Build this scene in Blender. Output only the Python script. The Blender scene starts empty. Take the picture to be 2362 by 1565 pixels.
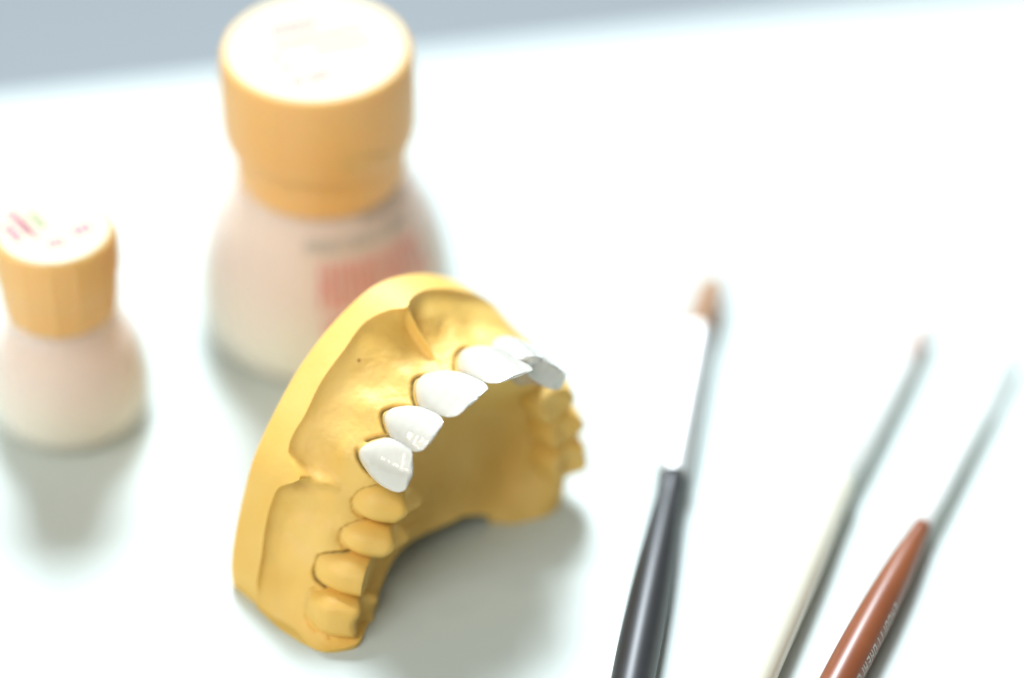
import bpy, bmesh, math, random
import numpy as np
from mathutils import Vector, Matrix

MM = 0.001
sc = bpy.context.scene
C = sc.collection

# ------------------------------------------------------------------ camera
PITCH, DIST = 41.0, 607.0
cam_d = bpy.data.cameras.new("camera")
cam = bpy.data.objects.new("camera", cam_d)
C.objects.link(cam)
p = math.radians(PITCH)
cam.location = (0, -DIST * math.cos(p) * MM, DIST * math.sin(p) * MM)
cam.rotation_euler = (math.radians(90 - PITCH), 0, 0)
cam_d.sensor_width = 36
cam_d.lens = 36 * 8500 / 2362
cam_d.clip_start = 0.01
cam_d.clip_end = 60
cam_d.dof.use_dof = True
cam_d.dof.focus_distance = 0.547
cam_d.dof.aperture_fstop = 3.1
sc.camera = cam

# ------------------------------------------------------------------ light
w_ = bpy.data.worlds.new("World")
sc.world = w_
w_.use_nodes = True
bg = w_.node_tree.nodes["Background"]
bg.inputs[0].default_value = (1.0, 0.97, 0.88, 1)
bg.inputs[1].default_value = 0.19

def area(name, loc, target, size, size_y, power, col):
    l = bpy.data.lights.new(name, 'AREA')
    l.shape = 'RECTANGLE'; l.size = size; l.size_y = size_y
    l.energy = power; l.color = col
    o = bpy.data.objects.new(name, l); C.objects.link(o)
    o.location = loc
    d = Vector(target) - Vector(loc)
    o.rotation_euler = d.to_track_quat('-Z', 'Y').to_euler()
    return o

# big cool window light from behind, slightly left, about 50 degrees up
area("window_light", (-0.12, 0.99, 1.21), (0, -0.02, 0), 0.48, 0.48, 37, (0.84, 0.93, 1.0))
# broad soft fill added left of the camera to lift the rim and hollows
area("fill_light", (-0.66, -0.74, 1.0), (0, -0.04, 0), 1.0, 1.0, 11.0, (1.0, 0.98, 0.92))
# small warm lamp low on the left front (the thin glints on the crowns)
area("bench_lamp", (-0.78, -0.22, 0.46), (-0.02, -0.05, 0.02), 0.045, 0.06, 0.45, (1.0, 0.86, 0.6))

sc.view_settings.view_transform = 'Standard'
sc.view_settings.look = 'None'
sc.view_settings.exposure = 0.33
sc.view_settings.gamma = 1.0
sc.cycles.max_bounces = 10
sc.cycles.transparent_max_bounces = 12

# ------------------------------------------------------------------ helpers
def tag(o, label=None, cat=None, group=None, kind=None):
    if label: o['label'] = label
    if cat: o['category'] = cat
    if group: o['group'] = group
    if kind: o['kind'] = kind
    return o

def empty(name, loc=(0, 0, 0)):
    o = bpy.data.objects.new(name, None); C.objects.link(o)
    o.location = loc; o.empty_display_size = 0.01
    return o

def mesh(name, verts, faces, mat, parent=None, smooth=True, sharp=None):
    """verts in metres, world coordinates (or parent's local ones)."""
    me = bpy.data.meshes.new(name)
    me.from_pydata([tuple(v) for v in verts], [], faces)
    bm = bmesh.new(); bm.from_mesh(me)
    bmesh.ops.remove_doubles(bm, verts=bm.verts, dist=1e-7)
    bmesh.ops.recalc_face_normals(bm, faces=bm.faces)
    if bm.calc_volume(signed=True) < 0: bmesh.ops.reverse_faces(bm, faces=bm.faces)
    bm.to_mesh(me); bm.free()
    if smooth:
        me.polygons.foreach_set('use_smooth', [True] * len(me.polygons))
        if sharp: me.set_sharp_from_angle(angle=math.radians(sharp))
    me.materials.append(mat)
    o = bpy.data.objects.new(name, me); C.objects.link(o)
    if parent: o.parent = parent
    return o

def grid_faces(n, m, close_n=False, close_m=False, off=0):
    f = []
    for i in range(n if close_n else n - 1):
        for j in range(m if close_m else m - 1):
            a, b = i, (i + 1) % n; c, d = j, (j + 1) % m
            f.append((off + a * m + c, off + b * m + c, off + b * m + d, off + a * m + d))
    return f

def pchip(x, y, q):
    """smooth interpolation through (x, y), y may have columns"""
    x = np.asarray(x, float); y = np.asarray(y, float); q = np.asarray(q, float)
    if y.ndim == 1: return pchip(x, y[:, None], q)[:, 0]
    h = np.diff(x)[:, None]; d = np.diff(y, axis=0) / h
    m = np.zeros_like(y)
    m[1:-1] = (d[:-1] * h[1:] + d[1:] * h[:-1]) / (h[1:] + h[:-1])
    m[0], m[-1] = d[0], d[-1]
    i = np.clip(np.searchsorted(x, q, side='right') - 1, 0, len(x) - 2)
    t = ((q - x[i]) / (x[i + 1] - x[i]))[:, None]; hh = h[i]
    return ((2*t**3 - 3*t**2 + 1) * y[i] + (t**3 - 2*t**2 + t) * hh * m[i]
            + (-2*t**3 + 3*t**2) * y[i + 1] + (t**3 - t**2) * hh * m[i + 1])

def gauss(x, c, s): return np.exp(-((x - c) / s) ** 2)

def noise1(x, seed, freqs=(1.7, 3.9, 8.3)):
    r = np.random.RandomState(seed); out = 0
    for k, f in enumerate(freqs): out = out + np.sin(x * f + r.rand() * 7) / (1 + k)
    return out

# ------------------------------------------------------------------ materials
def base_mat(name, col, rough=0.5, spec=0.5, **kw):
    m = bpy.data.materials.new(name); m.use_nodes = True
    nt = m.node_tree; b = nt.nodes["Principled BSDF"]
    b.inputs['Base Color'].default_value = (*col, 1)
    b.inputs['Roughness'].default_value = rough
    b.inputs['Specular IOR Level'].default_value = spec
    for k, v in kw.items():
        b.inputs[k.replace('_', ' ')].default_value = v
    return m, nt, b

def mottled(name, c1, c2, scale, rough=0.5, bump=0.0, bump_scale=400, spec=0.5, dist=0.0002, **kw):
    m, nt, b = base_mat(name, c1, rough, spec, **kw)
    tc = nt.nodes.new('ShaderNodeTexCoord')
    n = nt.nodes.new('ShaderNodeTexNoise'); n.inputs['Scale'].default_value = scale; n.inputs['Detail'].default_value = 5
    r = nt.nodes.new('ShaderNodeValToRGB')
    r.color_ramp.elements[0].position = 0.35; r.color_ramp.elements[0].color = (*c1, 1)
    r.color_ramp.elements[1].position = 0.68; r.color_ramp.elements[1].color = (*c2, 1)
    nt.links.new(tc.outputs['Object'], n.inputs['Vector']); nt.links.new(n.outputs['Fac'], r.inputs['Fac'])
    nt.links.new(r.outputs['Color'], b.inputs['Base Color'])
    if bump:
        n2 = nt.nodes.new('ShaderNodeTexNoise'); n2.inputs['Scale'].default_value = bump_scale; n2.inputs['Detail'].default_value = 6
        bp = nt.nodes.new('ShaderNodeBump'); bp.inputs['Strength'].default_value = bump; bp.inputs['Distance'].default_value = dist
        nt.links.new(tc.outputs['Object'], n2.inputs['Vector']); nt.links.new(n2.outputs['Fac'], bp.inputs['Height'])
        nt.links.new(bp.outputs['Normal'], b.inputs['Normal'])
    return m, nt, b, r

def translucent(m, colr, fac):
    """let part of the light through, as thin plastic and loose powder do"""
    nt = m.node_tree; b = nt.nodes["Principled BSDF"]; out = nt.nodes['Material Output']
    t = nt.nodes.new('ShaderNodeBsdfTranslucent'); mx = nt.nodes.new('ShaderNodeMixShader'); mx.inputs[0].default_value = fac
    if colr is None: nt.links.new(b.inputs['Base Color'].links[0].from_socket, t.inputs[0])
    else: t.inputs[0].default_value = (*colr, 1)
    nt.links.new(b.outputs[0], mx.inputs[1]); nt.links.new(t.outputs[0], mx.inputs[2]); nt.links.new(mx.outputs[0], out.inputs[0])

def stone_material():
    m, nt, b, r = mottled("yellow_dental_stone", (0.85, 0.55, 0.13), (0.88, 0.61, 0.185), 110, 0.55, 0.5, 1300, 0.60, 0.00012)
    tc = nt.nodes['Texture Coordinate']
    # small casting pits
    v = nt.nodes.new('ShaderNodeTexVoronoi'); v.inputs['Scale'].default_value = 130
    rp = nt.nodes.new('ShaderNodeValToRGB')
    rp.color_ramp.elements[0].position = 0.02; rp.color_ramp.elements[0].color = (0.42, 0.27, 0.09, 1)
    rp.color_ramp.elements[1].position = 0.05; rp.color_ramp.elements[1].color = (1, 1, 1, 1)
    mask = nt.nodes.new('ShaderNodeTexNoise'); mask.inputs['Scale'].default_value = 55
    rm = nt.nodes.new('ShaderNodeValToRGB')
    rm.color_ramp.elements[0].position = 0.50; rm.color_ramp.elements[1].position = 0.57
    mx = nt.nodes.new('ShaderNodeMix'); mx.data_type = 'RGBA'; mx.blend_type = 'MULTIPLY'
    nt.links.new(tc.outputs['Object'], v.inputs['Vector']); nt.links.new(tc.outputs['Object'], mask.inputs['Vector'])
    nt.links.new(v.outputs['Distance'], rp.inputs['Fac']); nt.links.new(mask.outputs['Fac'], rm.inputs['Fac'])
    nt.links.new(rm.outputs['Color'], mx.inputs[0])
    nt.links.new(r.outputs['Color'], mx.inputs[6]); nt.links.new(rp.outputs['Color'], mx.inputs[7])
    at = nt.nodes.new('ShaderNodeAttribute'); at.attribute_name = "gap_shade"  # painted shade of the seat gaps, darkening the stone colour
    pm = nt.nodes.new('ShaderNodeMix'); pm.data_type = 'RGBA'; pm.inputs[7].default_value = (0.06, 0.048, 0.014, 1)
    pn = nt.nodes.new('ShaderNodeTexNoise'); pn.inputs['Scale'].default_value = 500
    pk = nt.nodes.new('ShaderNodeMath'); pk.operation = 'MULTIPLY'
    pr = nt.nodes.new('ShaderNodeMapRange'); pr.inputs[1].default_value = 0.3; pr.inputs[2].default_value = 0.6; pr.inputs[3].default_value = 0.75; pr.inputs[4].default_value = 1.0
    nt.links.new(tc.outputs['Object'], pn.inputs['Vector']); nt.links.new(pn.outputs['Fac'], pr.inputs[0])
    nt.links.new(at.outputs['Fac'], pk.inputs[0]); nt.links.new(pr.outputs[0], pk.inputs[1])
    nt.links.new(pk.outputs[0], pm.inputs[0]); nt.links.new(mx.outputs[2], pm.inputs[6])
    # broad patches where the plaster dried lighter
    bn = nt.nodes.new('ShaderNodeTexNoise'); bn.inputs['Scale'].default_value = 38; bn.inputs['Detail'].default_value = 3
    br = nt.nodes.new('ShaderNodeValToRGB')
    br.color_ramp.elements[0].position = 0.42; br.color_ramp.elements[0].color = (0.90, 0.86, 0.74, 1)
    br.color_ramp.elements[1].position = 0.60; br.color_ramp.elements[1].color = (1, 1, 1, 1)
    bx = nt.nodes.new('ShaderNodeMix'); bx.data_type = 'RGBA'; bx.blend_type = 'MULTIPLY'; bx.inputs[0].default_value = 0.8
    nt.links.new(tc.outputs['Object'], bn.inputs['Vector']); nt.links.new(bn.outputs['Fac'], br.inputs['Fac'])
    nt.links.new(pm.outputs[2], bx.inputs[6]); nt.links.new(br.outputs['Color'], bx.inputs[7])
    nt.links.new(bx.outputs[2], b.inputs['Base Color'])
    mp = nt.nodes.new('ShaderNodeMapping'); mp.inputs['Scale'].default_value = (900, 160, 160); mp.inputs['Rotation'].default_value = (0.3, 0.5, 0.8)
    sn = nt.nodes.new('ShaderNodeTexNoise'); sn.inputs['Scale'].default_value = 1.0; sn.inputs['Detail'].default_value = 3
    sb = nt.nodes.new('ShaderNodeBump'); sb.inputs['Strength'].default_value = 0.35; sb.inputs['Distance'].default_value = 0.0001
    bnode = [n for n in nt.nodes if n.type == 'BUMP' and n != sb][0]
    nt.links.new(tc.outputs['Object'], mp.inputs[0]); nt.links.new(mp.outputs[0], sn.inputs['Vector'])
    nt.links.new(sn.outputs['Fac'], sb.inputs['Height']); nt.links.new(bnode.outputs['Normal'], sb.inputs['Normal'])
    nt.links.new(sb.outputs['Normal'], b.inputs['Normal'])
    b.inputs['Subsurface Weight'].default_value = 0.25
    b.inputs['Subsurface Radius'].default_value = (1.0, 0.6, 0.2)
    b.inputs['Subsurface Scale'].default_value = 0.0012
    return m

M_stone = stone_material()
M_crown, nt, b, _ = mottled("glazed_porcelain", (0.61, 0.605, 0.55), (0.65, 0.645, 0.60), 120, 0.20, 0.02, 200, 0.5, 0.0001,
                            Coat_Weight=0.6, Coat_Roughness=0.05)
b.inputs['Subsurface Weight'].default_value = 0.5
b.inputs['Subsurface Radius'].default_value = (1.0, 0.85, 0.65)
b.inputs['Subsurface Scale'].default_value = 0.0015
M_margin, _, _ = base_mat("margin_line", (0.10, 0.085, 0.03), 0.8, 0.2)
M_table, _, _, _ = mottled("white_laminate", (0.53, 0.60, 0.585), (0.555, 0.625, 0.61), 14, 0.42, 0.03, 220, 0.28)
M_floor, _, _, _ = mottled("grey_blue_floor", (0.42, 0.47, 0.51), (0.45, 0.50, 0.545), 1.2, 0.7, 0.1, 30, 0.3, 0.002)
M_cap, _, _, _ = mottled("orange_plastic", (0.99, 0.555, 0.20), (0.99, 0.585, 0.23), 60, 0.42, 0.05, 500, 0.45, 0.0001, Subsurface_Weight=0.8, Subsurface_Radius=(1.0, 0.55, 0.25), Subsurface_Scale=0.002)
translucent(M_cap, (1.0, 0.68, 0.30), 0.15)
M_capdisc, _, _ = base_mat("cream_disc", (0.66, 0.60, 0.43), 0.6, 0.3)
M_pink, _, _ = base_mat("faded_pink_ink", (0.62, 0.16, 0.28), 0.6, 0.2)
M_green, _, _ = base_mat("faded_green_ink", (0.08, 0.22, 0.08), 0.6, 0.2)
M_red, _, _ = base_mat("red_ink", (0.78, 0.30, 0.27), 0.5, 0.3)
M_grey, _, _ = base_mat("grey_ink", (0.42, 0.41, 0.37), 0.5, 0.3)
M_black, _, _, _ = mottled("black_lacquer", (0.018, 0.020, 0.022), (0.028, 0.030, 0.034), 80, 0.45, 0.03, 300, 0.45, 0.0001, Coat_Weight=0.2, Coat_Roughness=0.35)
M_brown, _, _, _ = mottled("red_brown_lacquer", (0.22, 0.062, 0.022), (0.30, 0.095, 0.032), 50, 0.38, 0.03, 300, 0.4, 0.0001, Coat_Weight=0.4, Coat_Roughness=0.28)
M_cream, _, cb, _ = mottled("cream_lacquer", (0.85, 0.85, 0.73), (0.88, 0.88, 0.78), 50, 0.3, 0.03, 300, 0.5, 0.0001, Coat_Weight=0.5, Coat_Roughness=0.15)
cb.inputs['Subsurface Weight'].default_value = 0.6; cb.inputs['Subsurface Radius'].default_value = (1, 0.95, 0.85); cb.inputs['Subsurface Scale'].default_value = 0.003
M_metal, _, _, _ = mottled("brushed_nickel", (0.74, 0.75, 0.74), (0.80, 0.80, 0.79), 300, 0.55, 0.04, 900, 0.5, 0.00005, Metallic=1.0)
M_whitepl, _, _ = base_mat("white_plastic_ferrule", (0.93, 0.94, 0.93), 0.3, 0.5)
translucent(M_whitepl, (0.95, 0.96, 0.95), 0.5)
M_sable, _, _, _ = mottled("sable_hair", (0.40, 0.23, 0.125), (0.55, 0.34, 0.20), 900, 0.55, 0.2, 2000, 0.4, 0.0001)
M_pale_hair, _, _ = base_mat("pale_hair", (0.90, 0.74, 0.68), 0.6, 0.3)
M_white_hair, _, _ = base_mat("white_hair", (0.86, 0.87, 0.86), 0.6, 0.3)
M_letter, _, _ = base_mat("pale_lettering", (0.62, 0.58, 0.52), 0.5, 0.3)

def powder_material(name, zlo, zhi):
    m, nt, b = base_mat(name, (0.9, 0.7, 0.5), 0.9, 0.1, Subsurface_Weight=0.8, Subsurface_Radius=(1.0, 0.8, 0.6), Subsurface_Scale=0.007)
    tc = nt.nodes.new('ShaderNodeTexCoord'); sp = nt.nodes.new('ShaderNodeSeparateXYZ')
    n = nt.nodes.new('ShaderNodeTexNoise'); n.inputs['Scale'].default_value = 90
    mr = nt.nodes.new('ShaderNodeMapRange'); mr.inputs[1].default_value = zlo; mr.inputs[2].default_value = zhi
    ad = nt.nodes.new('ShaderNodeMath'); ad.operation = 'MULTIPLY_ADD'; ad.inputs[1].default_value = 0.5; 
    r = nt.nodes.new('ShaderNodeValToRGB')
    r.color_ramp.elements[0].position = 0.35; r.color_ramp.elements[0].color = (1.0, 0.92, 0.77, 1)
    r.color_ramp.elements[1].position = 0.85; r.color_ramp.elements[1].color = (1.0, 0.79, 0.71, 1)  # pink top paints in the light thrown by the orange cap
    nt.links.new(tc.outputs['Object'], sp.inputs[0]); nt.links.new(sp.outputs['Z'], mr.inputs[0])
    nt.links.new(tc.outputs['Object'], n.inputs['Vector'])
    nt.links.new(n.outputs['Fac'], ad.inputs[0]); nt.links.new(mr.outputs[0], ad.inputs[2])
    nt.links.new(ad.outputs[0], r.inputs['Fac']); nt.links.new(r.outputs['Color'], b.inputs['Base Color'])
    translucent(m, None, 0.26)
    return m

def shell_material():
    m, nt, b = base_mat("frosted_clear_plastic", (0.90, 0.91, 0.89), 0.38, 0.5)
    tr = nt.nodes.new('ShaderNodeBsdfTransparent'); tr.inputs[0].default_value = (0.97, 0.98, 0.97, 1)
    lw = nt.nodes.new('ShaderNodeLayerWeight'); lw.inputs['Blend'].default_value = 0.35
    mr = nt.nodes.new('ShaderNodeMapRange'); mr.inputs[3].default_value = 0.08; mr.inputs[4].default_value = 0.62
    mx = nt.nodes.new('ShaderNodeMixShader'); out = nt.nodes['Material Output']
    nt.links.new(lw.outputs['Facing'], mr.inputs[0]); nt.links.new(mr.outputs[0], mx.inputs[0])
    nt.links.new(tr.outputs[0], mx.inputs[1]); nt.links.new(b.outputs[0], mx.inputs[2])
    nt.links.new(mx.outputs[0], out.inputs[0])
    return m
M_shell = shell_material()

# ------------------------------------------------------------------ the setting
def tabletop():
    e0 = np.array([-14.25, 79.9]); d = np.array([108.8, 19.5]); d /= np.linalg.norm(d); n = np.array([d[1], -d[0]])
    def P(a, b): q = e0 + d * a + n * b; return (q[0] * MM, q[1] * MM)
    R = 1.6; prof = [(0, -22)] + [(R - R * math.cos(a), R * math.sin(a) - R) for a in np.linspace(0, math.pi / 2, 9)] + [(620, 0), (620, -22)]
    V, F = [], []
    for a in (-520, 620):
        for b_, z in prof:
            x, y = P(a, b_); V.append((x, y, z * MM))
    k = len(prof)
    for i in range(k): F.append((i, (i + 1) % k, k + (i + 1) % k, k + i))
    F.append(tuple(range(k))); F.append(tuple(range(k, 2 * k)))
    o = mesh("table_top", V, F, M_table, smooth=True, sharp=35)
    tag(o, kind='structure')
tabletop()
fz = -0.74
tag(mesh("floor", [(-8, -4, fz), (8, -4, fz), (8, 14, fz), (-8, 14, fz)], [(0, 1, 2, 3)], M_floor, smooth=False), kind='structure')

# ------------------------------------------------------------------ dental cast
UU = np.array([0.75470958, 0.65605903, 0.0])
VV = np.array([-0.09130577, 0.10503527, 0.99026807])
WW = np.array([0.64967431, -0.7473648, 0.1391731])
OO = np.array([-16.76495186, -35.3125158, -2.78346202])
def W3(uvw):
    a = np.asarray(uvw, float)
    return OO + a[..., 0:1] * UU + a[..., 1:2] * VV + a[..., 2:3] * WW

# stations along the arch: 0 near heel ... 8 midline ... 16 far heel
ST = np.arange(17)
outer_n = [(-34, 0.5), (-33.7, 6), (-32.1, 11.3), (-29.6, 17), (-26.6, 22.8), (-22.2, 28.2), (-15.8, 34.2), (-8.2, 38.7)]
outer = outer_n + [(0, 40.9), (8.2, 38.7), (15.2, 33.6), (19.6, 27.6), (21.6, 21.5), (22.6, 15.5), (23.0, 10), (22.6, 5), (22.0, 0.5)]
facial_n = [(-31.6, 0.2), (-30.4, 4.5), (-27.9, 9.6), (-24.6, 14.4), (-21.6, 19.5), (-17.5, 26.2), (-12, 30.2), (-5.0, 32.2)]
facial_f = [(5.0, 32.2), (12, 30.2), (17.3, 26.0), (19.6, 19.5), (20.6, 14.0), (20.6, 8.5), (19.6, 4), (18.0, 0.0)]
facial = facial_n + [(0, 32.5)] + facial_f
ling_n = [(-22.5, 0.5), (-22, 4), (-20.2, 8.6), (-17.4, 13), (-14.6, 17.3), (-11.5, 22), (-8, 25), (-3.6, 26.6)]
ling_f = [(3.6, 26.6), (8, 25), (11.2, 21.8), (13.6, 17.3), (14.0, 13), (13.0, 8.6), (10.8, 4), (8.2, 0.0)]
ling = ling_n + [(0, 26.8)] + ling_f
slope_n = [(-14, 4.0), (-13.5, 6), (-13, 9), (-11.8, 12.5), (-10.5, 15.5), (-8, 19), (-5.5, 21.5), (-2.5, 22.8)]
slope_f = [(2.5, 22.8), (5.5, 21.5), (8, 19), (10, 15.5), (10.6, 12), (10.0, 8), (7.6, 4.5), (4.5, 2.2)]
slope = slope_n + [(0, 23)] + slope_f
cv = [4.2, 5.6, 7.5, 10, 12.5, 15, 17, 18.5, 19]
cen = [(0, v) for v in cv] + [(0, v) for v in cv[:-1][::-1]]
crest_w = [17.0, 17.4, 16.6, 16.6, 17.0, 18.5, 19.0, 19.2, 19.4, 19.2, 19.0, 18.5, 17.2, 17.0, 17.6, 19.5, 19.8]
rim = [(0, 6.3), (1, 6.4), (2, 6.6), (2.6, 6.2), (3.3, 6.2), (3.8, 7.2), (4.1, 9.8), (4.22, 10.4), (4.35, 9.0), (4.5, 6.7), (4.7, 5.7), (5, 5.4),
       (5.3, 5.7), (6, 5.2), (6.6, 5.2), (7.35, 4.8), (7.7, 6.3), (7.93, 7.9), (8.1, 6.9), (8.5, 5.6), (9.1, 5.7), (9.6, 6.0), (10.4, 5.2), (11.4, 6),
       (11.8, 9.5), (12.1, 6.5), (14, 6.2), (16, 6.3)]
CROWN_S = [5, 6, 7, 9, 10, 11]
NS = 960
s = np.linspace(0, 16, NS)
def curve(k): return pchip(ST, np.array(k, float), s)
kO, kF, kL, kS, kC = map(curve, (outer, facial, ling, slope, cen))
rw = pchip([a for a, _ in rim], [b for _, b in rim], s)
cw = pchip(ST, crest_w, s)
# undulation of the alveolar wall: root bulges and hollows between teeth
bul = sum(gauss(s, c, 0.33) for c in (1, 2, 3, 4, 5, 6, 7, 9, 10, 11, 12, 13, 14)) - 0.5
fren = 0.8 * gauss(s, 8.0, 0.048) + 1.1 * gauss(s, 4.22, 0.15) + 0.7 * gauss(s, 11.8, 0.2)
out_dir = kO - kF; out_dir /= np.linalg.norm(out_dir, axis=1)[:, None]
ns_ = noise1(s, 3)
def col(uv, w): return np.column_stack([uv, w * np.ones(NS)])
troughw = 7.3 + 0.25 * noise1(s, 5) + 2.4 * fren + 1.0 * np.clip(1 - s / 2.6, 0, 1) + 1.0 * np.clip((s - 8.1) / 0.5, 0, 1)
fz_ant = np.clip((s - 4.3) / 0.5, 0, 1) * np.clip((11.7 - s) / 0.5, 0, 1)      # 1 under the crowns
P1 = col(kO, rw)
P1b = col(kO * 0.88 + kF * 0.12, rw * 0.75 + troughw * 0.25 - 0.25)
P2 = col(kO * 0.58 + kF * 0.42, troughw)
P3 = col(kO * 0.20 + kF * 0.80 + out_dir * (0.40 * bul + 0.25 * ns_ + 0.3 * fz_ant)[:, None] + out_dir * (1.2 * fren)[:, None], 10.6 + 1.2 * fren)
P4 = col(kF + out_dir * (0.55 * bul - 0.15 + 0.75 * fz_ant)[:, None], 13.9)
P4b = col(kF * (0.80 + 0 * s)[:, None] + kL * 0.20 + out_dir * (0.10 * bul + 0.45 * fz_ant)[:, None], cw - 1.2 - 0.4 * bul)
P5 = col((kF + kL) / 2, cw - 0.3 * bul)
lw = pchip([0, 2, 5, 11, 13, 14.5, 16], [17.5, 16.4, 16.2, 16.0, 15.8, 16.6, 18.5], s)
P6 = col(kL, lw + 0.2 * ns_)
P7 = col(kS, pchip([0, 3, 8, 13, 16], [14.8, 13.0, 12.6, 13.0, 15.6], s) + 0.15 * noise1(s, 9))
P8 = col(kC, pchip([0, 3, 8, 13, 16], [14.6, 12.6, 12.0, 12.6, 14.6], s))
prof = np.stack([P1, P1b, P2, P3, P4, P4b, P5, P6, P7, P8], axis=1)         # NS,10,3
# the near heel bulges out to the full width of the base
heel = np.array([(-34.3, .5, 6.3), (-34.4, .5, 7.6), (-34.5, .5, 10.2), (-34.3, .5, 13.4), (-33.6, .5, 17.4), (-32.5, .5, 20.2), (-28.8, .5, 22.6), (-24.5, .5, 20.5), (-14, 4.0, 14.8), (0, 4.2, 14.6)])
hw = np.clip(1 - s / 1.0, 0, 1); hw = (hw * hw * (3 - 2 * hw))[:, None, None]
prof = prof * (1 - hw) + (heel[None] + 0 * prof) * hw
pr_r = np.array([0, 0.35, 1.4, 3.0, 4.2, 5.0, 5.9, 7.2, 9.0, 12.0])
NR = 190
q = np.concatenate([np.linspace(0, 3.9, 50), np.linspace(3.94, 7.4, 110), np.linspace(7.5, 12, NR - 160)])
top = np.stack([pchip(pr_r, prof[i], q) for i in range(NS)])             # NS,NR,3
# keep the rim edge clean, roughen the rest a touch
SS, RR = np.meshgrid(s, q, indexing='ij')
from mathutils import noise as mnoise
from mathutils.bvhtree import BVHTree
flat = top.reshape(-1, 3)
rough = np.array([0.16 * mnoise.noise(Vector(a) * 0.35) + 0.05 * mnoise.noise(Vector(a) * 1.1) + 0.018 * mnoise.noise(Vector(a) * 3.5) for a in flat]).reshape(SS.shape)
top[:, :, 2] += rough * np.clip(RR - 0.5, 0, 1)
top[:, :, 1] += rough * np.clip(RR - 0.8, 0, 1) * 0.8
nw = 8
wall = np.stack([np.column_stack([kO * (1 + 0.004 * (1 - t)) , rw * t]) for t in np.linspace(0, 1, nw)], axis=1)[:, :-1]
bot_t = [0.985, 0.6, 0.2]
top_all = np.concatenate([wall, top], axis=1)                              # NS, nw-1+NR
full = np.concatenate([col(kC, 0)[:, None], top_all], axis=1)             # start on the base plane at the midline
n2 = full.shape[1]
world = W3(full.reshape(-1, 3)).reshape(NS, n2, 3)
world[:, :, 2] = np.maximum(world[:, :, 2], 0.10)
for row in (0, NS - 1):      # the heels are ground flat and stand on the table
    zz = world[row, :, 2]; zz[zz < 1.6] = 0.02
cast = empty("dental_cast", tuple(np.append(W3([0, 5, 8])[:2], 0.0) * MM))
tag(cast, "yellow plaster dental cast of an upper jaw standing upright on its back edge", "dental cast")
org = Vector(cast.location)
def local(Vm): return np.asarray(Vm) - np.array(org)
dS = np.gradient(world, axis=0); dR = np.gradient(world, axis=1)
nrm = np.cross(dS, dR); nrm /= np.linalg.norm(nrm, axis=2)[..., None] + 1e-12
if np.mean(nrm[300:600, 60:90] @ (VV + WW)) < 0: nrm = -nrm
_tree = BVHTree.FromPolygons([tuple(a) for a in world.reshape(-1, 3)], grid_faces(NS, n2))
_nf = nrm.reshape(-1, 3)
_faces = grid_faces(NS, n2)
def inside(pt):
    co, n, idx, d = _tree.find_nearest(Vector(pt))
    nn = _nf[_faces[idx][0]]
    return float(np.dot(np.array(co) - pt, nn)) > 0
seats = []
def seat_line(P):
    """P: rows (neck to edge) x columns, world mm: where each column enters the plaster"""
    ring = []
    for j in range(P.shape[1]):
        last = None
        for i in range(P.shape[0] - 8, -1, -1):
            if inside(P[i, j]):
                if last is not None: ring.append((P[i, j] + last) / 2)
                break
            last = P[i, j]
        else:
            ring.append(P[0, j])
    return np.array(ring)

# ---- posterior teeth of the stone cast
def frame(cen_uv, out_uv, tilt=0.0):
    o = np.array([out_uv[0], out_uv[1], 0.0]); o /= np.linalg.norm(o)
    z = np.array([0, 0, 1.0]); z = z * math.cos(tilt) - o * math.sin(tilt)   # leans towards the palate
    y = o * math.cos(tilt) + np.array([0, 0, 1.0]) * math.sin(tilt)
    x = np.cross(y, z)
    return x, y, z

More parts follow.
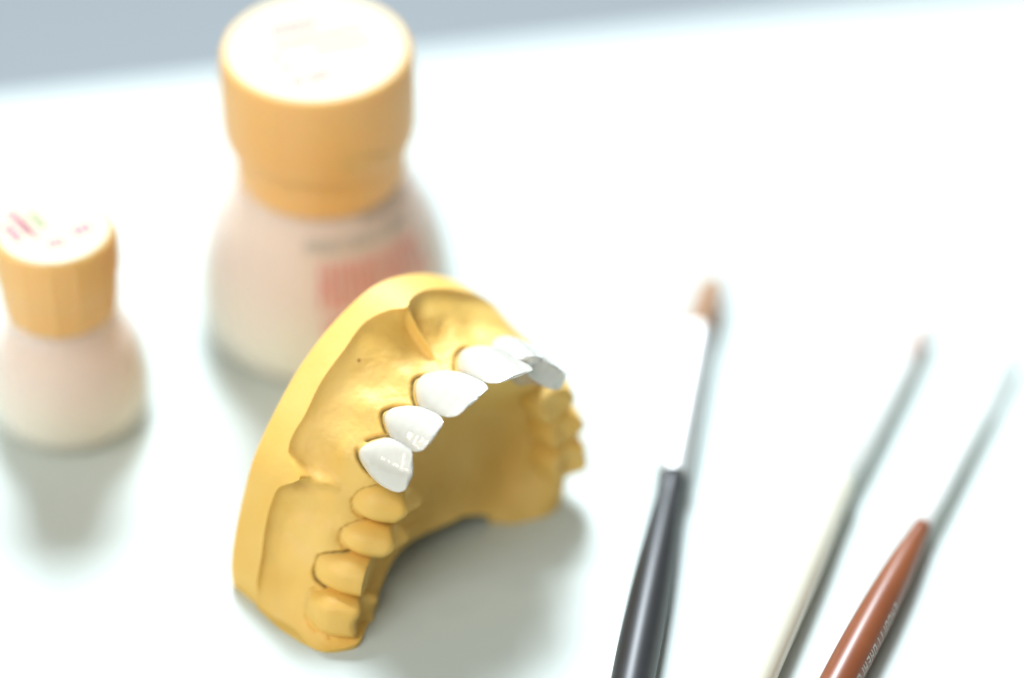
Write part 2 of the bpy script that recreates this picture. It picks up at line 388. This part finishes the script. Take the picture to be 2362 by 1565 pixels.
def stone_tooth(cuv, out, w0, md, bl, h, cusps, tilt=0.22, flat=None, seed=0, mat=None, neck=0.74, groove=1.0, ditch=0):
    """cusps: list of (x, y, height, sigma) in tooth units of mm"""
    x, y, z = frame(cuv, out, tilt)
    NT, NH, NC = 72, 26, 16
    th = np.linspace(0, 2 * np.pi, NT, endpoint=False)
    rows = []
    rs = np.random.RandomState(seed); ph = rs.rand(4) * 6
    def contour(k):   # rounded box, slightly narrower on the palatal side
        e = 2.5
        cx = np.sign(np.cos(th)) * np.abs(np.cos(th)) ** (2 / e); cy = np.sign(np.sin(th)) * np.abs(np.sin(th)) ** (2 / e)
        wob = 1 + 0.02 * np.sin(3 * th + ph[0]) + 0.015 * np.sin(5 * th + ph[1])
        return cx * md / 2 * k * (1 - 0.10 * (cy < 0) * -cy * -1) * wob, cy * bl / 2 * k * wob
    def topz(px, py):
        zz = 0
        for cx, cy, ch, sg in cusps: zz = zz + ch * np.exp(-(((px - cx) ** 2 + (py - cy) ** 2) / sg ** 2))
        return zz
    for t in np.linspace(0, 1, NH):
        k = neck + (1 - neck) * math.sin(min(t / 0.62, 1) * math.pi / 2)
        if t > 0.62: k *= 1 - 0.16 * ((t - 0.62) / 0.38) ** 2
        px, py = contour(k)
        py = py + np.clip(np.sin(th), 0, 1) * 0.55 * math.sin(math.pi * t)
        rows.append((px, py, h * t + 0 * px + topz(px, py) * t ** 3))
    k1 = k
    for j in range(1, NC + 1):
        r = 1 - j / NC
        rr = k1 * (r ** 0.85)
        px, py = contour(max(rr, 1e-4))
        dome = 0.55 * math.sqrt(max(0, 1 - r * r)) - groove * (1 - r) ** 1.2
        rows.append((px, py, h + dome + topz(px, py)))
    A = np.array([[rows[i][0], rows[i][1], rows[i][2]] for i in range(len(rows))])   # R,3,NT
    A = A.transpose(0, 2, 1)
    if flat:   # ground flat: cut height
        for (nx, ny, d) in flat:
            lim = d + nx * A[..., 0] + ny * A[..., 1]
            A[..., 2] = np.minimum(A[..., 2], lim)
    c0 = np.array([cuv[0], cuv[1], w0])
    uvw = c0 + A[..., 0:1] * x + A[..., 1:2] * y + A[..., 2:3] * z
    P = W3(uvw); P[..., 2] = np.maximum(P[..., 2], 0.03)
    if ditch: seats.append((seat_line(P[:NH]), ditch))
    o = mesh("stone_tooth", local(P.reshape(-1, 3) * MM), grid_faces(P.shape[0], NT, close_m=True), mat or M_stone, cast, True, 55)
    return o

def outdir(sv):
    i = int(round(sv / 16 * (NS - 1))); return out_dir[i]
def along(sv):
    i = int(round(sv / 16 * (NS - 1))); return (kF[i] * 0.5 + kL[i] * 0.5)
# near side: first premolar, second premolar, ground-down molar, last molar
stone_tooth((-17.2, 18.3), (-0.92, 0.38), 12.6, 6.4, 8.6, 7.0, [(0.2, 2.3, 2.3, 2.1), (0, -2.9, 2.1, 1.8)], 0.46, seed=1, ditch=0.45)
stone_tooth((-20.1, 13.0), (-0.92, 0.38), 12.4, 5.9, 8.6, 6.9, [(0.2, 2.3, 2.2, 2.0), (0, -2.9, 2.1, 1.8)], 0.46, seed=2, ditch=0.45)
stone_tooth((-24.0, 8.4), (-0.94, 0.33), 12.2, 6.4, 8.8, 7.6, [(0, 2.4, 1.6, 2.4), (0, -2.6, 0.6, 2)], 0.30,
            flat=[(0.0, 0.38, 7.1)], seed=3, neck=0.88, groove=0.2, ditch=0.6)
stone_tooth((-27.6, 3.6), (-0.96, 0.28), 13.4, 7.2, 9.8, 6.6, [(1.8, 2.6, 1.8, 1.9), (-1.8, 2.6, 1.5, 1.9), (1.6, -2.8, 1.6, 1.6), (-1.8, -2.8, 1.3, 1.5)], 0.36, seed=4, ditch=0.4)
# far side, seen from the palate
stone_tooth((16.6, 20.0), (0.92, 0.38), 13.2, 6.4, 7.4, 7.0, [(0, 2.0, 1.5, 1.9), (0, -2.0, 0.9, 1.7)], 0.10, seed=5)
stone_tooth((17.6, 14.5), (0.98, 0.16), 13.2, 6.0, 7.6, 7.2, [(0, 2.0, 1.6, 1.8), (0, -2.2, 1.0, 1.6)], 0.08, seed=6)
stone_tooth((17.2, 8.6), (0.99, 0.02), 13.4, 6.6, 8.2, 7.2, [(1.6, 2.2, 1.4, 1.5), (-1.6, 2.2, 1.5, 1.5), (1.4, -2.4, 1.1, 1.5), (-1.4, -2.4, 0.9, 1.5)], 0.06, seed=7)

# ---- porcelain crowns
def crown(inc, zen, tang, width, tip=0.0, thin=0.86, tipx=0.0, corner=4.0, taper=0.62, depth=6.0, bulge=1.0, seed=0, fold=0.0, skew=0.0):
    """inc: middle of the biting edge, zen: facial zenith at the gum, both (u, v, w)."""
    inc = np.array(inc, float); zen = np.array(zen, float)
    zax = inc - zen; H = np.linalg.norm(zax); zax /= H
    xx = np.array([tang[0], tang[1], 0.0]); xx -= zax * (xx @ zax); xx /= np.linalg.norm(xx)
    yy = np.cross(zax, xx)
    outv = np.array([-tang[1], tang[0], 0.0])
    if yy @ np.array([zen[0], zen[1] - 5, 0]) < 0: yy = -yy
    NT, NH = 96, 64
    th = np.linspace(0, 2 * np.pi, NT, endpoint=False)
    rs = np.random.RandomState(seed); ph = rs.rand(6) * 6
    # t measured along the long axis; sin spacing to round both ends
    tt = 0.5 - 0.5 * np.cos(np.linspace(0, math.pi, NH))
    pts = np.zeros((NH, NT, 3))
    for i, t in enumerate(tt):
        # outline half width seen from the front: egg at the neck, full at 3/4, rounded corners
        neck = (1 - (1 - min(t / 0.66, 1)) ** 2.6) ** 0.50
        a = width / 2 * (0.03 + 0.97 * neck)
        if t > 0.70: a *= 1 - 0.05 * ((t - 0.70) / 0.30) ** 2
        if t > 0.72: a *= (1 - ((t - 0.72) / 0.28) ** (corner + 1.5) * 0.30)
        yf = bulge * (math.sin(math.pi * min(t, 1) ** 0.70)) + 0.15 * (1 - t)          # facial convexity
        thick = depth * (1 - (1 - min(t / 0.18, 1)) ** 2) ** 0.5 if t < 0.18 else depth
        thick *= (1 - thin * np.clip((t - 0.15) / 0.80, 0, 1) ** 0.85)
        thick = max(thick, 0.05)
        if t > 0.90: thick *= max(0.02, math.sqrt(max(0.0, 1 - ((t - 0.90) / 0.10) ** 2)))
        e = 2.5
        cx = np.sign(np.cos(th)) * np.abs(np.cos(th)) ** (2 / e); cy = np.sign(np.sin(th)) * np.abs(np.sin(th)) ** (2 / e)
        X = a * cx
        Y = yf - thick / 2 + thick / 2 * cy
        Y = Y - 0.045 * (X ** 2) * (0.5 + 0.5 * cy) * (8.0 / width) * 0.9       # facial surface curves round
        fx = np.clip(cy, 0, 1)
        # faint developmental lobes and growth lines on the facial side
        Y = Y + fx * (0.07 * np.cos(X / width * 2 * math.pi * 2.0 + 0.4) * np.clip((t - 0.35) * 2, 0, 1)
                      + 0.02 * math.sin(t * 38 + ph[0]) + fold * np.exp(-((X - 0.6) / 0.9) ** 2) * math.sin(math.pi * t))
        drop = tip * (np.sqrt((X - tipx) ** 2 + 3.0) - 1.73) / (width / 2) + 0.55 * (np.abs(X) / (width / 2)) ** 5
        edge = 0.10 * np.sin(X * 2.1 + ph[1]) + 0.06 * np.sin(X * 4.4 + ph[2])
        Z = t * H - (drop + edge * 0.6) * np.clip((t - 0.25) / 0.75, 0, 1) ** 1.5
        # margin climbs towards the contacts
        Z = Z + (1 - t) ** 3 * 0.5 * (np.abs(X) / (width / 2)) ** 2 * 1.2
        X = X + skew * (1 - t) ** 1.2
        pts[i, :, 0], pts[i, :, 1], pts[i, :, 2] = X, Y, Z
    uvw = zen + pts[..., 0:1] * xx + pts[..., 1:2] * yy + pts[..., 2:3] * zax
    P = W3(uvw)
    seats.append((seat_line(P), 0.55))
    P = P * MM
    c = P.reshape(-1, 3).mean(axis=0)
    V = np.concatenate([P.reshape(-1, 3) - c, [P[0].mean(axis=0) - c, P[-1].mean(axis=0) - c]])
    F = grid_faces(NH, NT, close_m=True)
    n = NH * NT
    F += [(j, (j + 1) % NT, n) for j in range(NT)] + [((NH - 1) * NT + j, (NH - 1) * NT + (j + 1) % NT, n + 1) for j in range(NT)]
    o = mesh("porcelain_crown", V, F, M_crown, None, True)
    o.location = Vector(c)
    # dark seat line where the crown meets the plaster: its gap shade is painted into the plaster
    return o

G = "porcelain crowns on the front of the cast"
crn = [
    ((-16.3, 27.6, 25.9), (-17.5, 26.6, 15.0), (0.56, 0.83), 7.5, dict(tip=1.9, tipx=-0.5, corner=3, depth=6.6, bulge=1.1, seed=1, skew=0.1),
     "pointed white porcelain crown lowest on the cast, beside the bare plaster premolar"),
    ((-11.6, 32.0, 26.2), (-11.8, 30.5, 14.9), (0.86, 0.50), 6.8, dict(tip=0.7, tipx=0.5, corner=3.2, depth=6.2, bulge=1.4, seed=2),
     "small white porcelain crown between the pointed lower crown and the large scratched crown"),
    ((-4.0, 34.5, 26.6), (-4.7, 32.5, 14.4), (0.985, 0.17), 8.7, dict(tip=0.25, corner=4, depth=7.0, bulge=1.9, seed=3, fold=0.12),
     "large white porcelain crown in sharpest focus with scratched facial shine, left of the arch's middle"),
    ((4.5, 34.6, 26.6), (4.4, 32.6, 14.0), (0.985, -0.17), 8.7, dict(tip=0.25, corner=4, depth=7.0, bulge=2.0, seed=4),
     "large bright white porcelain crown at the top of the arch, right of its middle"),
    ((10.4, 33.6, 24.2), (10.8, 32.0, 14.4), (0.86, -0.50), 6.6, dict(tip=0.5, thin=0.7, corner=3.2, depth=6.2, bulge=1.2, seed=5),
     "overexposed white porcelain crown half hidden behind the topmost large crown"),
    ((13.0, 31.0, 25.2), (14.2, 29.0, 15.0), (0.66, -0.75), 8.8, dict(tip=0.5, thin=0.45, corner=2.2, depth=6.6, bulge=1.0, seed=6),
     "blurred porcelain crown farthest right, showing its grey shaded inner side"),
]
for inc, zen, tg, wd, kw, lab in crn:
    tag(crown(inc, zen, tg, wd, **kw), lab, "dental crown", G)

# ---- the plaster body, with a fine ditch carved along every seat line
wv = world.reshape(-1, 3).copy()
mkv = np.zeros(len(wv))
for ring, dep in seats:
    if len(ring) < 5: continue
    c = ring.mean(axis=0); sel = np.where(np.linalg.norm(wv - c, axis=1) < 11)[0]
    if not len(sel): continue
    ax = WW if dep > 0.5 else 0 * WW
    off = ring - c; off /= np.linalg.norm(off, axis=1)[:, None]
    ring = ring + off * 0.34 - ax * 0.25
    nx = np.roll(ring, -1, axis=0); ok = np.linalg.norm(nx - ring, axis=1) < 1.6
    seg = np.concatenate([ring] + [(ring * (1 - f) + nx * f)[ok] for f in (0.2, 0.4, 0.6, 0.8)])
    d = np.sqrt(((wv[sel][:, None, :] - seg[None]) ** 2).sum(axis=2)).min(axis=1)
    wv[sel] -= _nf[sel] * (dep * np.exp(-(d / 0.30) ** 2))[:, None]
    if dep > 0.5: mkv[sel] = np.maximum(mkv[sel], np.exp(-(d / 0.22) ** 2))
F = grid_faces(NS, n2)
F.append(tuple(range(n2))); F.append(tuple((NS - 1) * n2 + j for j in range(n2))[::-1])
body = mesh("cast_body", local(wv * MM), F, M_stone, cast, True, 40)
# shade of the seat gaps painted as dark lines round the crowns and ground-down molar
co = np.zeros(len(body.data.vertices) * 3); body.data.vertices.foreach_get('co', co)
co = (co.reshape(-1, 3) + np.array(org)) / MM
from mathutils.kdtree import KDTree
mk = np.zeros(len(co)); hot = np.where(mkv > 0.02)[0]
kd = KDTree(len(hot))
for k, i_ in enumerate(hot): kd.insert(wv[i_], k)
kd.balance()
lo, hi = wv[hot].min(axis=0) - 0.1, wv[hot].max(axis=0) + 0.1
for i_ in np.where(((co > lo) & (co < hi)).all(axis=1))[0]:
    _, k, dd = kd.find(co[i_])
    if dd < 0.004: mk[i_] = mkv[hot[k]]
body.data.attributes.new("gap_shade", 'FLOAT', 'POINT').data.foreach_set('value', mk.astype(np.float32))

# ------------------------------------------------------------------ bottles
def lathe(name, prof, mat, parent, n=96, mod=None, sharp=38):
    V = []
    for z, r in prof:
        for k in range(n):
            a = 2 * math.pi * k / n
            rr = r if mod is None else mod(z, r, a)
            V.append((rr * math.cos(a) * MM, rr * math.sin(a) * MM, z * MM))
    F = grid_faces(len(prof), n, close_m=True)
    if prof[0][1] > 0: F.append(tuple(range(n)))
    if prof[-1][1] > 0: F.append(tuple((len(prof) - 1) * n + k for k in range(n))[::-1])
    return mesh(name, V, F, mat, parent, True, sharp)

def smooth_prof(pts, n=40):
    z = [a for a, _ in pts]; r = [b for _, b in pts]
    tq = np.linspace(0, len(pts) - 1, n)
    zz = pchip(range(len(pts)), z, tq); rr = pchip(range(len(pts)), r, tq)
    return list(zip(zz, rr))

def patch(name, a0, a1, z0, z1, rf, mat, parent, n=6):
    """a small raised print mark wrapped on a round wall; rf(z) = radius"""
    V = []; h = 0.06
    for d in (0, h):
        for i in range(n + 1):
            a = a0 + (a1 - a0) * i / n
            for z in (z0, z1):
                r = rf(z) + 0.01 + d
                V.append((r * math.cos(a) * MM, r * math.sin(a) * MM, z * MM))
    k = 2 * (n + 1); F = []
    for i in range(n):
        a, b_ = 2 * i, 2 * i + 2
        F += [(a, b_, b_ + 1, a + 1), (k + a, k + b_, k + b_ + 1, k + a + 1), (a, b_, k + b_, k + a), (a + 1, b_ + 1, k + b_ + 1, k + a + 1)]
    F += [(0, 1, k + 1, k), (2 * n, 2 * n + 1, k + 2 * n + 1, k + 2 * n)]
    return V, F

def join_marks(name, lst, mat, parent):
    V, F = [], []
    for v, f in lst:
        o = len(V); V += v; F += [tuple(i + o for i in q) for q in f]
    return mesh(name, V, F, mat, parent, False)

def bottle(name, loc, body, powder, cap, disc_r, ridges, label):
    root = empty(name, (loc[0] * MM, loc[1] * MM, 0))
    tag(root, label, "bottle", "capped bottles of porcelain powder")
    bp_ = smooth_prof(body)
    lathe("bottle_shell", bp_, M_shell, root, 128)
    pz = [z for z, _ in powder]
    lathe("powder_fill", smooth_prof(powder), powder_material("cap_tinted_powder", pz[0] * MM, pz[-1] * MM), root, 96)
    def mod(z, r, a):
        k = 0
        for ra, rwid, rh in ridges: 
            d = (a - ra + math.pi) % (2 * math.pi) - math.pi
            k += rh * math.exp(-(d / rwid) ** 2)
        return r + k * (1 if z < cap[-1][0] - 0.9 else 0)
    lathe("cap", cap, M_cap, root, 256, mod, 30)
    zt = cap[-1][0]
    V, F = [], []
    lathe("cap_disc", [(zt + 0.02, disc_r), (zt + 0.14, disc_r - 0.05)], M_capdisc, root, 96, None, 30)  # pale cream disc over the orange cap top
    return root, bp_, zt + 0.16

def flat_marks(name, items, z, mat, root):
    """items: (x, y, angle, length, width): short print strokes lying on the cap disc"""
    L = []
    for x, y, a, l, w in items:
        c, s_ = math.cos(a), math.sin(a)
        V = []
        for dz in (0, 0.04):
            for dx, dy in ((-l / 2, -w / 2), (l / 2, -w / 2), (l / 2, w / 2), (-l / 2, w / 2)):
                V.append(((x + dx * c - dy * s_) * MM, (y + dx * s_ + dy * c) * MM, (z + dz) * MM))
        L.append((V, [(0, 1, 2, 3), (4, 5, 6, 7), (0, 1, 5, 4), (1, 2, 6, 5), (2, 3, 7, 6), (3, 0, 4, 7)]))
    return join_marks(name, L, mat, root)

def print_line(cx, cy, ang, length, height, n, seed):
    """a row of small letter-like strokes"""
    rs = random.Random(seed); out = []; step = length / n
    for i in range(n):
        d = -length / 2 + (i + 0.5) * step
        x, y = cx + d * math.cos(ang), cy + d * math.sin(ang)
        if rs.random() < 0.12: continue
        out.append((x, y, ang + math.pi / 2 + rs.uniform(-0.2, 0.2), height, step * 0.72))
        if rs.random() < 0.6:
            hh = rs.choice((-0.4, 0.0, 0.4)) * height
            out.append((x - hh * math.sin(ang) + step * 0.2 * math.cos(ang), y + hh * math.cos(ang) + step * 0.2 * math.sin(ang), ang, step * 0.6, height * 0.16))
    return out

# the large bottle
B1 = (-30.6, 6.6)
body1 = [(0.0, 17.0), (0.35, 19.2), (2.6, 20.9), (6.5, 21.1), (9.6, 20.8), (14, 20.1), (18.8, 19.0), (23, 17.5), (27, 15.6), (30, 13.2), (33, 12.6)]
pow1 = [(0.9, 16.0), (1.4, 18.6), (3.4, 19.8), (9.6, 19.7), (14, 19.0), (18.8, 17.9), (23, 16.3), (27, 14.4), (30.5, 11.6), (30.8, 6)]
cap1 = [(31.2, 12.2), (30.9, 13.3), (31.5, 13.7), (35.5, 13.85), (37.7, 13.9), (38.2, 14.6), (38.9, 15.1), (40.6, 15.4), (46, 15.45), (50, 15.35), (53.4, 15.1), (54.2, 14.85), (54.6, 14.3)]
root1, bp1, zt1 = bottle("powder_bottle", B1, body1, pow1, cap1, 13.9,
                         [(math.radians(-113), 0.02, 0.16)], "large powder bottle with orange cap and red print, behind the dental cast")
# moulded tear tab under the cap skirt (front right)
V = []; na = 40; a0, a1 = math.radians(-92), math.radians(-22)
sec = [(15.1, 40.6), (15.35, 41.5), (15.7, 42.6), (15.65, 43.6), (15.1, 44.6)]
for i in range(na + 1):
    f = i / na; a = a0 + (a1 - a0) * f; k = math.sin(math.pi * f) ** 0.6
    for r, z in sec: V.append((((14.0 + (r - 14.0) * k) * math.cos(a)) * MM, ((14.0 + (r - 14.0) * k) * math.sin(a)) * MM, (z + 0.6 - 4.0 * f ** 1.6) * MM))
mesh("tear_tab", V, grid_faces(na + 1, 5) , M_cap, root1, True, 50)
rad1 = lambda z: float(np.interp(z, [a for a, _ in bp1], [b for _, b in bp1]))
rs = random.Random(4)
marks = []
for zc, hh, n_, aa, ab in ((20.8, 7.2, 13, -90, -26), (13.6, 4.0, 16, -88, -34)):
    st = (ab - aa) / n_
    for i in range(n_):
        a = math.radians(aa + i * st); wdt = math.radians(st * rs.uniform(0.35, 0.72))
        marks.append(patch("", a, a + wdt, zc - hh / 2, zc + hh / 2, rad1, None, None))
        if rs.random() < 0.7:
            zz = zc + rs.choice((-0.36, 0, 0.36)) * hh
            marks.append(patch("", a + wdt * 1.1, a + math.radians(st * 0.95), zz - hh * 0.09, zz + hh * 0.09, rad1, None, None, 3))
join_marks("red_print", marks, M_red, root1)
marks = []
for zc, hh, n_, aa, ab in ((27.0, 1.7, 22, -98, -28), (29.6, 1.3, 12, -60, -22)):
    st = (ab - aa) / n_
    for i in range(n_):
        a = math.radians(aa + i * st); wdt = math.radians(st * rs.uniform(0.3, 0.65))
        marks.append(patch("", a, a + wdt, zc - hh / 2, zc + hh / 2, rad1, None, None, 3))
join_marks("grey_print", marks, M_grey, root1)
it = print_line(-3.2, 5.4, 0.35, 9, 1.8, 7, 1) + print_line(0.2, 2.6, 0.33, 14, 1.3, 13, 2) + print_line(4.2, 0.6, 0.33, 9, 1.1, 9, 3)
it += print_line(-5.0, -4.5, -1.0, 5, 1.6, 5, 4) + print_line(-0.5, -8.0, 0.4, 6, 1.2, 7, 5)
flat_marks("cap_print", it, zt1, M_pink, root1)

# the small bottle
B2 = (-71.0, -16.3)
body2 = [(0.0, 10.2), (0.3, 11.8), (1.8, 12.9), (4.5, 13.2), (8, 13.0), (12, 12.3), (16, 11.2), (19, 9.5), (21.5, 8.7), (23.5, 8.4)]
pow2 = [(0.7, 9.8), (1.1, 11.4), (2.4, 12.2), (6, 12.3), (10, 11.8), (14, 10.9), (18, 8.6), (20.6, 7.4), (20.8, 3)]
cap2 = [(22.3, 8.2), (22.0, 8.8), (22.6, 9.0), (26.8, 9.15), (27.6, 9.3), (28.2, 9.55), (31, 9.7), (35.2, 9.65), (36.3, 9.4), (36.8, 8.9)]
root2, bp2, zt2 = bottle("powder_bottle", B2, body2, pow2, cap2, 8.7,
                         [(math.radians(k), 0.035, 0.22) for k in (-114, -88, -64, -40, -16, 8, 40, 70, 100, 130, 160, 190, 220)],
                         "small powder bottle with ridged orange cap at the left edge")
it = print_line(-5.4, 1.4, -0.95, 7.0, 1.3, 7, 11) + print_line(-5.9, -1.6, -0.95, 5.4, 1.3, 6, 12) + print_line(-3.9, 0.0, -0.95, 6.4, 0.8, 7, 17)
it += print_line(0.7, -3.6, 0.4, 2.6, 1.4, 3, 13) + print_line(4.0, -0.6, 0.55, 4.4, 1.8, 4, 14)
flat_marks("cap_print", it, zt2, M_pink, root2)
flat_marks("green_print", print_line(-2.7, 1.9, -0.95, 4.6, 0.9, 4, 15), zt2, M_green, root2)

# ------------------------------------------------------------------ brushes
def brush(label, tip, ferr, join, tail, z_t, z_f, z_j, z_e, r_tuft, r_f0, r_f1, hand, mats, tuft_len, seed, crimp=True):
    """axis through points in table mm; hand: list of (distance from the join, radius)"""
    tip, ferr, join, tail = [np.array(q, float) for q in (tip, ferr, join, tail)]
    P_t, P_f, P_j = np.array([*tip, z_t]), np.array([*ferr, z_f]), np.array([*join, z_j])
    P_e = np.array([*tail, z_e])
    root = empty("paintbrush", tuple(np.array([join[0], join[1], 0]) * MM))
    tag(root, label, "paintbrush", "fine ceramic brushes lying on the table")
    rl = np.array([join[0], join[1], 0]) 
    def rev(name, pts, mat, n=40, sharp=40, mod=None):
        # pts: list of (centre, axis, radius)
        V = []
        for c, ax, r in pts:
            ax = ax / np.linalg.norm(ax); sd = np.cross(ax, [0, 0, 1.0]); sd /= np.linalg.norm(sd); up = np.cross(sd, ax)
            for k in range(n):
                a = 2 * math.pi * k / n; V.append(tuple((c + r * (math.cos(a) * sd + math.sin(a) * up) - rl) * MM))
        F = grid_faces(len(pts), n, close_m=True) + [tuple(range(n)), tuple((len(pts) - 1) * n + k for k in range(n))[::-1]]
        return mesh(name, V, F, mat, root, True, sharp)
    axh = P_e - P_j; axh /= np.linalg.norm(axh)
    ds = np.array([d for d, _ in hand]); rr = np.array([r for _, r in hand])
    dq = np.linspace(0, ds[-1], 70); rq = pchip(ds, rr, dq)
    rev("handle", [(P_j + axh * d, axh, r) for d, r in zip(dq, rq)], mats[0], 56)
    axf = P_j - P_f; Lf = np.linalg.norm(axf); axf /= Lf
    fp = []
    for t in np.linspace(0, 1, 60):
        r = r_f0 + (r_f1 - r_f0) * min(1, t / 0.75)
        if crimp:
            r += -0.18 * math.exp(-((t - 0.86) / 0.012) ** 2) - 0.18 * math.exp(-((t - 0.91) / 0.012) ** 2)
        fp.append((P_f + axf * Lf * (t * 1.015), axf, r))
    fp = [(fp[0][0], axf, fp[0][2] * 0.8)] + fp
    rev("ferrule", fp, mats[1], 48)
    # tuft: a bundle of separate hairs round a soft core
    axt = P_t - P_f; Lt = np.linalg.norm(axt); axt /= Lt
    sd = np.cross(axt, [0, 0, 1.0]); sd /= np.linalg.norm(sd); up = np.cross(sd, axt)
    V, F = [], []; rs = random.Random(seed); nh = 320
    def prof(t): return r_tuft * (0.92 + 0.08 * math.sin(math.pi * min(t * 1.1, 1))) * max(0.0, 1 - max(0, (t - 0.62) / 0.40) ** 2.8) ** 0.5
    for i in range(nh):
        a = rs.uniform(0, 2 * math.pi); k = math.sqrt(rs.random()); L_ = 1.0 - 0.10 * rs.random() * 1 - 0.12 * k * k
        o0 = len(V); hr = 0.055
        for t in (0, 0.3, 0.55, 0.75, 0.9, 1.0):
            t2 = t * L_
            rad = k * prof(t2) ; rad = max(rad, 0.02 * k)
            w_ = 0.05 * rs.uniform(-1, 1)
            c = P_f + axt * Lt * (t2 - 0.02) + sd * math.cos(a) * (rad + w_) + up * math.sin(a) * (rad + w_)
            for m in range(3):
                b_ = 2 * math.pi * m / 3; hh = hr * (1 - 0.8 * t)
                V.append(tuple((c + hh * (math.cos(b_) * sd + math.sin(b_) * up) - rl) * MM))
        for j in range(5):
            for m in range(3):
                F.append((o0 + j * 3 + m, o0 + j * 3 + (m + 1) % 3, o0 + j * 3 + 3 + (m + 1) % 3, o0 + j * 3 + 3 + m))
    core = [(P_f + axt * Lt * t, axt, max(0.02, prof(t) * 0.86)) for t in np.linspace(0, 0.93, 16)]
    tuft = mesh("bristle_tuft", V, F, mats[2], root, True)
    o = rev("tuft_core", core, mats[2], 24)
    return root, P_j, axh, rl

brush("black handled paintbrush with brown sable tip and pale metal ferrule, nearest the dental cast",
      (33.7, 12.2), (30.4, -2.2), (25.25, -36.2), (12.0, -115), 3.2, 3.0, 3.1, 3.1, 2.6, 2.45, 2.55,
      [(0, 1.85), (0.4, 2.0), (5, 2.15), (12, 2.5), (22, 2.95), (34, 3.2), (46, 3.2), (60, 3.0), (84, 2.6)],
      (M_black, M_metal, M_sable), 11, 1)
brush("cream handled paintbrush with pale pinkish tip, the middle one of the three",
      (68.3, 1.6), (64.4, -8.5), (51.2, -37.0), (23.5, -113), 3.0, 3.0, 3.0, 3.0, 1.1, 1.3, 2.4,
      [(0, 2.5), (0.4, 2.6), (8, 2.95), (20, 3.3), (40, 3.4), (60, 3.2), (84, 2.8)],
      (M_cream, M_whitepl, M_pale_hair), 11, 2)
r3, pj, ax3, rl3 = brush("red brown handled paintbrush with long thin white ferrule and pale lettering, at the right edge",
      (82.4, -3.8), (77.0, -16.9), (63.6, -46.9), (35.4, -109.5), 3.6, 3.4, 3.0, 3.0, 0.6, 0.85, 1.4,
      [(0, 1.1), (0.4, 1.25), (4, 1.7), (8, 2.1), (16, 2.6), (26, 2.9), (38, 2.95), (55, 2.8), (68, 2.5)],
      (M_brown, M_whitepl, M_white_hair), 12, 3)
# pale lettering stamped along the right flank of the brown handle (too blurred to read in the photograph)
sd = np.cross(ax3, [0, 0, 1.0]); sd /= np.linalg.norm(sd); up = np.cross(sd, ax3)
if sd[0] < 0: sd = -sd
V, F = [], []; rs = random.Random(9)
def hr(d): return float(pchip([0, 0.4, 4, 8, 16, 26, 38, 55, 68], [1.1, 1.25, 1.7, 2.1, 2.6, 2.9, 2.95, 2.8, 2.5], [d])[0])
def bar(d0, d1, t0, t1):
    o0 = len(V)
    for h in (0.01, 0.05):
        for d in (d0, d1):
            for k in range(4):
                t = t0 + (t1 - t0) * k / 3; r = hr(d) + h
                V.append(tuple((pj + ax3 * d + r * (math.cos(t) * sd + math.sin(t) * up) - rl3) * MM))
    for lay in (0, 8):
        for k in range(3): F.append((o0 + lay + k, o0 + lay + k + 1, o0 + lay + 5 + k, o0 + lay + 4 + k))
d = 19.5
while d < 40:
    kind = rs.choice("ILOEH")
    lo, hi = math.radians(2), math.radians(34)
    bar(d, d + 0.22, lo, hi)
    if kind in "LOE": bar(d, d + 0.9, lo, lo + 0.08)
    if kind in "OE": bar(d, d + 0.9, hi - 0.08, hi)
    if kind in "EH": bar(d, d + 0.85, (lo + hi) / 2 - 0.04, (lo + hi) / 2 + 0.04)
    if kind in "OH": bar(d + 0.75, d + 0.95, lo, hi)
    d += 1.35
mesh("lettering", V, F, M_letter, r3, False)
